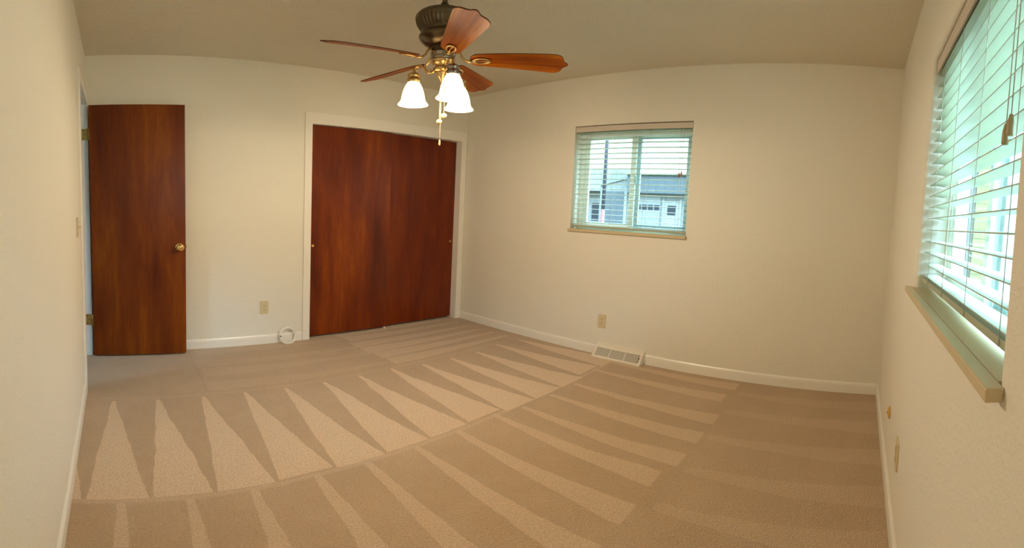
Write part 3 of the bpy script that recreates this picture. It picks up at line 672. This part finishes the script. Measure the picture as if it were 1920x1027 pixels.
BZ = 2.022; PITCHB = math.radians(-18)
def blade_outline():
    L0, L1 = 0.125, 0.580
    half = [(L0, 0.0), (L0+0.004, 0.022), (L0+0.016, 0.038), (L0+0.035, 0.046), (L0+0.12, 0.054), (L0+0.25, 0.064), (L1-0.085, 0.0735), (L1-0.062, 0.0735), (L1-0.044, 0.068), (L1-0.031, 0.056), (L1-0.026, 0.043), (L1-0.024, 0.030), (L1-0.017, 0.019), (L1-0.007, 0.012), (L1-0.001, 0.005), (L1, 0.0)]
    return half + [(x, -y) for x, y in reversed(half[1:-1])]
outline = blade_outline()
for i, deg in enumerate([169.9, 241.9, 313.9, 25.9, 97.9]):
    a = math.radians(deg)
    base = T0 @ Matrix.Rotation(a, 4, 'Z') @ Matrix.Translation((0, 0, BZ)) @ Matrix.Rotation(PITCHB, 4, 'X')
    mb = MB(); mb.prism(outline, 0.0, 0.006, None, 0.0010, 0, 1)
    o = mb.build('blade', [M_BLADE, M_BLADE_EDGE]); childw(o, fan); o.matrix_basis = base
    # arm: from the flywheel down to the blade with an open oval medallion under it
    mb = MB(); R0 = T0 @ Matrix.Rotation(a, 4, 'Z')
    pts = [(0.050, 0, 2.072), (0.066, 0, 2.070), (0.080, 0, 2.056), (0.090, 0, 2.036), (0.104, 0, 2.020), (0.124, 0, 2.0135), (0.146, 0, 2.0145)]
    mb.tube([R0 @ Vector(q) for q in pts], [0.010, 0.011, 0.008, 0.0075, 0.008, 0.009, 0.006], 10, flat=0.7)
    ring = [base @ Vector((0.178+0.038*math.cos(t), 0.019*math.sin(t), -0.005)) for t in [2*PI*k/30 for k in range(30)]]
    mb.tube(ring, 0.0058, 8, closed=True, flat=0.75)
    bar = [base @ Vector((0.142+0.070*k/8, 0.0, -0.006)) for k in range(9)]; mb.tube(bar, [0.006, 0.005, 0.0035, 0.003, 0.003, 0.003, 0.0035, 0.005, 0.004], 8)
    childw(mb.build('blade_arm', M_GOLD), fan)
    for x_, y_ in ((0.152, 0.010), (0.152, -0.010), (0.205, 0.0)):
        s_ = MB(); s_.tube([base @ Vector((x_, y_, -0.012)), base @ Vector((x_, y_, -0.004))], 0.0035, 10); childw(s_.build('screw', M_GOLD), fan)

SR, SZ = 0.135, 1.790            # shade ring radius and rim height
shade_prof = [(0.0725, 0.0), (0.0700, 0.006), (0.0630, 0.014), (0.0585, 0.022), (0.0560, 0.034), (0.0530, 0.052), (0.0480, 0.074), (0.0410, 0.095), (0.0330, 0.111), (0.0270, 0.120), (0.0250, 0.127)]
for deg in (131.2, 251.2, 11.2):
    a = math.radians(deg); cx, cy = FX+SR*math.cos(a), FY+SR*math.sin(a); T1 = Matrix.Translation((cx, cy, SZ))
    R0 = T0 @ Matrix.Rotation(a, 4, 'Z')
    mb = MB()
    pts = [(0.034, 0, 1.972), (0.048, 0, 1.960), (0.062, 0, 1.958), (0.074, 0, 1.966), (0.086, 0, 1.984), (0.100, 0, 1.996), (0.116, 0, 1.997), (0.128, 0, 1.988), (SR, 0, 1.970), (SR, 0, 1.950)]
    fine = []
    for k in range(len(pts)-1):
        p, q = Vector(pts[k]), Vector(pts[k+1])
        for t in (0, 0.5): fine.append(p.lerp(q, t))
    fine.append(Vector(pts[-1]))
    mb.tube([R0 @ q for q in fine], [0.0065]*len(fine), 10)
    # leaf curls on the arm
    for cxx, czz, rr in ((0.060, 1.966, 0.010), (0.128, 1.975, 0.012), (0.082, 1.990, 0.007)):
        cur = [R0 @ Vector((cxx+rr*(1-0.06*k)*math.cos(0.5*k), 0, czz+rr*(1-0.06*k)*math.sin(0.5*k))) for k in range(11)]
        mb.tube(cur, [0.0045-0.0003*k for k in range(11)], 8)
    childw(mb.build('lamp_arm', M_GOLD), fan)
    mb = MB(); mb.lathe([(0.012, 0.172), (0.020, 0.168), (0.029, 0.160), (0.031, 0.154), (0.028, 0.149), (0.026, 0.143), (0.030, 0.138), (0.0315, 0.130), (0.030, 0.119)], 32, T1); fit_ = childw(mb.build('shade_fitter', M_PEWTER if deg > 200 else M_GOLD), fan)
    mb = MB(); inn = [(r-0.004, z) for r, z in reversed(shade_prof)]
    mb.lathe(shade_prof + inn, 48, T1, closed=True); part(childw(mb.build('lamp_shade', M_SHADE), fan), 'glowing frosted glass bell shade')
    mb = MB(); mb.lathe([(0.012, 0.118), (0.013, 0.100), (0.022, 0.080), (0.027, 0.062), (0.024, 0.046), (0.012, 0.036), (0.0, 0.033)], 24, T1); childw(mb.build('bulb', M_BULB), fan)
    ld = bpy.data.lights.new('bulb_light', 'POINT'); ld.energy = LAMP_W; ld.color = (1.0, 0.80, 0.54); ld.shadow_soft_size = 0.035
    lo = bpy.data.objects.new('bulb_light', ld); COL.objects.link(lo); lo.location = (cx, cy, SZ-0.012); childw(lo, fan)
# pull chains
vx = Vector((math.cos(math.radians(-38.8)), math.sin(math.radians(-38.8)), 0))     # to the right as seen from the near corner
def chain(off, z0, z1, name='pull_chain'):
    mb = MB(); c = Vector((FX, FY, 0)) + vx*off
    n = int((z0-z1)/0.006)
    mb.tube([c+Vector((0, 0, z0)), c+Vector((0, 0, z1))], 0.0006, 6)
    for k in range(n): mb.lathe([(0.0, -0.0013), (0.0011, -0.0006), (0.0013, 0), (0.0011, 0.0006), (0.0, 0.0013)], 6, Matrix.Translation(c+Vector((0, 0, z0-0.006*k-0.003))))
    return childw(mb.build(name, M_CHAIN), fan), c
def bead(par, c, z, r):
    mb = MB(); mb.lathe([(0.0, -r), (r*0.5, -r*0.86), (r*0.87, -r*0.5), (r, 0), (r*0.87, r*0.5), (r*0.5, r*0.86), (0.0, r)], 20, Matrix.Translation(c+Vector((0, 0, z)))); o = mb.build('fob', M_FOB); o.parent = par
    o.matrix_parent_inverse = par.matrix_parent_inverse.copy() if False else Matrix.Identity(4)
ch, c = chain(0.014, 1.965, 1.742); bead(ch, c, 1.732, 0.0135)
ch, c = chain(-0.006, 1.920, 1.712); bead(ch, c, 1.700, 0.0125)
ch, c = chain(-0.001, 1.906, 1.600)
mb = MB(); mb.lathe([(0.0035, -0.030), (0.0048, -0.024), (0.0042, -0.008), (0.0022, 0.0), (0.0, 0.001)], 12, Matrix.Translation(c+Vector((0, 0, 1.602)))); o = mb.build('fob', M_FOB); o.parent = ch

# ------------------------------------------------------------------ outside
mb = MB(); mb.box(-20, 90, -70, 90, -0.75, -0.55); struct(mb.build('ground', M_GROUND), 'open yard of dry grass outside the windows', 'ground')
# garage across the yard, seen through the far window
KX = 27.5
g = empty('garage_building', (KX, 11.5, -0.55)); tag(g, 'white garage with a four-pane door and bluish shaded upper wall', 'building')
mb = MB(); mb.box(KX, KX+7, 7.2, 17.0, -0.55, 3.95); childw(mb.build('wall', M_EXTW), g)
mb = MB(); mb.box(KX-0.55, KX+0.02, 7.0, 14.7, 2.80, 4.10); part(childw(mb.build('fascia', M_EXTB), g), 'wide bluish band over the garage door')
mb = MB(); mb.prism([(14.8, 3.9), (17.0, 3.3), (15.9, 4.45), (14.8, 4.25)], 0, 7.2, Matrix(((0, 0, 1, KX-0.1), (1, 0, 0, 0), (0, 1, 0, 0), (0, 0, 0, 1)))); childw(mb.build('gable', M_EXTW), g)
mb = MB(); mb.box(KX-0.7, KX+7, 7.0, 14.8, 4.10, 4.22); childw(mb.build('roof', M_EXTTRIM), g)
mb = MB(); mb.box(KX-0.06, KX, 12.5, 14.3, -0.55, 2.62)
for z in (0.2, 0.95): mb.box(KX-0.075, KX-0.055, 12.5, 14.3, z, z+0.03)
go = childw(mb.build('garage_door', M_EXTDOOR), g)
for k in range(4):
    mb = MB(); y = 12.56+k*0.43; mb.box(KX-0.09, KX-0.05, y, y+0.34, 1.62, 1.98); o = mb.build('pane', M_EXTGLASS); o.parent = go
mb = MB(); mb.box(KX-0.05, KX, 11.2, 12.2, -0.55, 2.3); mb.box(KX-0.08, KX-0.04, 11.05, 11.2, -0.55, 2.4); mb.box(KX-0.08, KX-0.04, 12.2, 12.35, -0.55, 2.4); do = childw(mb.build('side_door', M_EXTTRIM), g)
mb = MB(); mb.box(KX-0.09, KX-0.045, 11.45, 11.98, 1.32, 1.98); o = mb.build('pane', M_EXTGLASS); o.parent = do
mb = MB(); mb.box(KX-0.05, KX, 15.1, 16.6, -0.55, 2.9); part(childw(mb.build('side_wall', M_EXTB), g), 'bluish shaded wall panel')
mb = MB(); mb.box(KX-0.08, KX-0.03, 14.9, 15.1, -0.55, 3.2); mb.box(KX-0.08, KX-0.03, 16.6, 16.75, -0.55, 3.2); childw(mb.build('corner_board', M_EXTTRIM), g)
HX = 35.5
hs = empty('neighbour_house', (HX+4, 24, -0.55)); tag(hs, 'pale house with a grey pitched roof left of the white garage', 'building')
mb = MB(); mb.box(HX+1.0, HX+8, 20.8, 30, -0.55, 3.6); childw(mb.build('wall', M_EXTW), hs)
mb = MB(); mb.prism([(HX, 3.4), (HX+4.2, 6.05), (HX+9, 3.2)], 20.4, 31, Matrix(((1, 0, 0, 0), (0, 0, 1, 0), (0, 1, 0, 0), (0, 0, 0, 1)))); childw(mb.build('roof', M_EXTROOF), hs)
mb = MB(); mb.box(HX+0.95, HX+1.02, 22.6, 23.3, 0.4, 2.2); childw(mb.build('pane', M_EXTGLASS), hs)
up = empty('utility_pole', (14.0, 8.55, -0.55)); tag(up, 'tall dark pole with a reddish base standing before the garage', 'pole')
mb = MB(); mb.lathe([(0.065, 1.35), (0.05, 7.5)], 14, Matrix.Translation((14.0, 8.55, 0))); childw(mb.build('shaft', M_POLE), up)
mb = MB(); mb.lathe([(0.075, -0.56), (0.066, 1.37)], 14, Matrix.Translation((14.0, 8.55, 0))); part(childw(mb.build('base', M_POLE_RED), up), 'reddish lower length')
# wing of the house seen through the big window
wg = empty('house_wing', (4.7, -0.6, -0.55)); tag(wg, 'pale yellow block wing of the house outside the big window', 'building')
mb = MB(); mb.box(4.7, 6.2, -1.02, -0.17, 2.15, 3.3); mb.box(4.7, 6.2, -1.02, -0.90, -0.55, 2.15); mb.box(4.7, 6.2, -0.90, -0.17, -0.55, 0.55); childw(mb.build('wall', M_BRICK), wg)
mb = MB(); mb.box(3.7, 6.4, -1.35, -0.17, 3.30, 3.42); childw(mb.build('soffit', M_VINYL), wg)
mb = MB(); frame_ring(mb, 'y', -0.90, -0.17, 0.55, 2.15, 4.74, 4.80, 0.05); mb.box(4.74, 4.80, -0.56, -0.50, 0.6, 2.1); mb.box(4.75, 4.79, -0.74, -0.71, 0.6, 2.1); mb.box(4.75, 4.79, -0.36, -0.33, 0.6, 2.1); wf = childw(mb.build('window_frame', M_EXTTRIM), wg)
mb = MB(); mb.box(4.80, 4.82, -0.88, -0.19, 0.58, 2.12); o = mb.build('pane', mat('wing_glass', (0.12, 0.17, 0.16), 0.6)); o.parent = wf

bpy.context.view_layer.update()
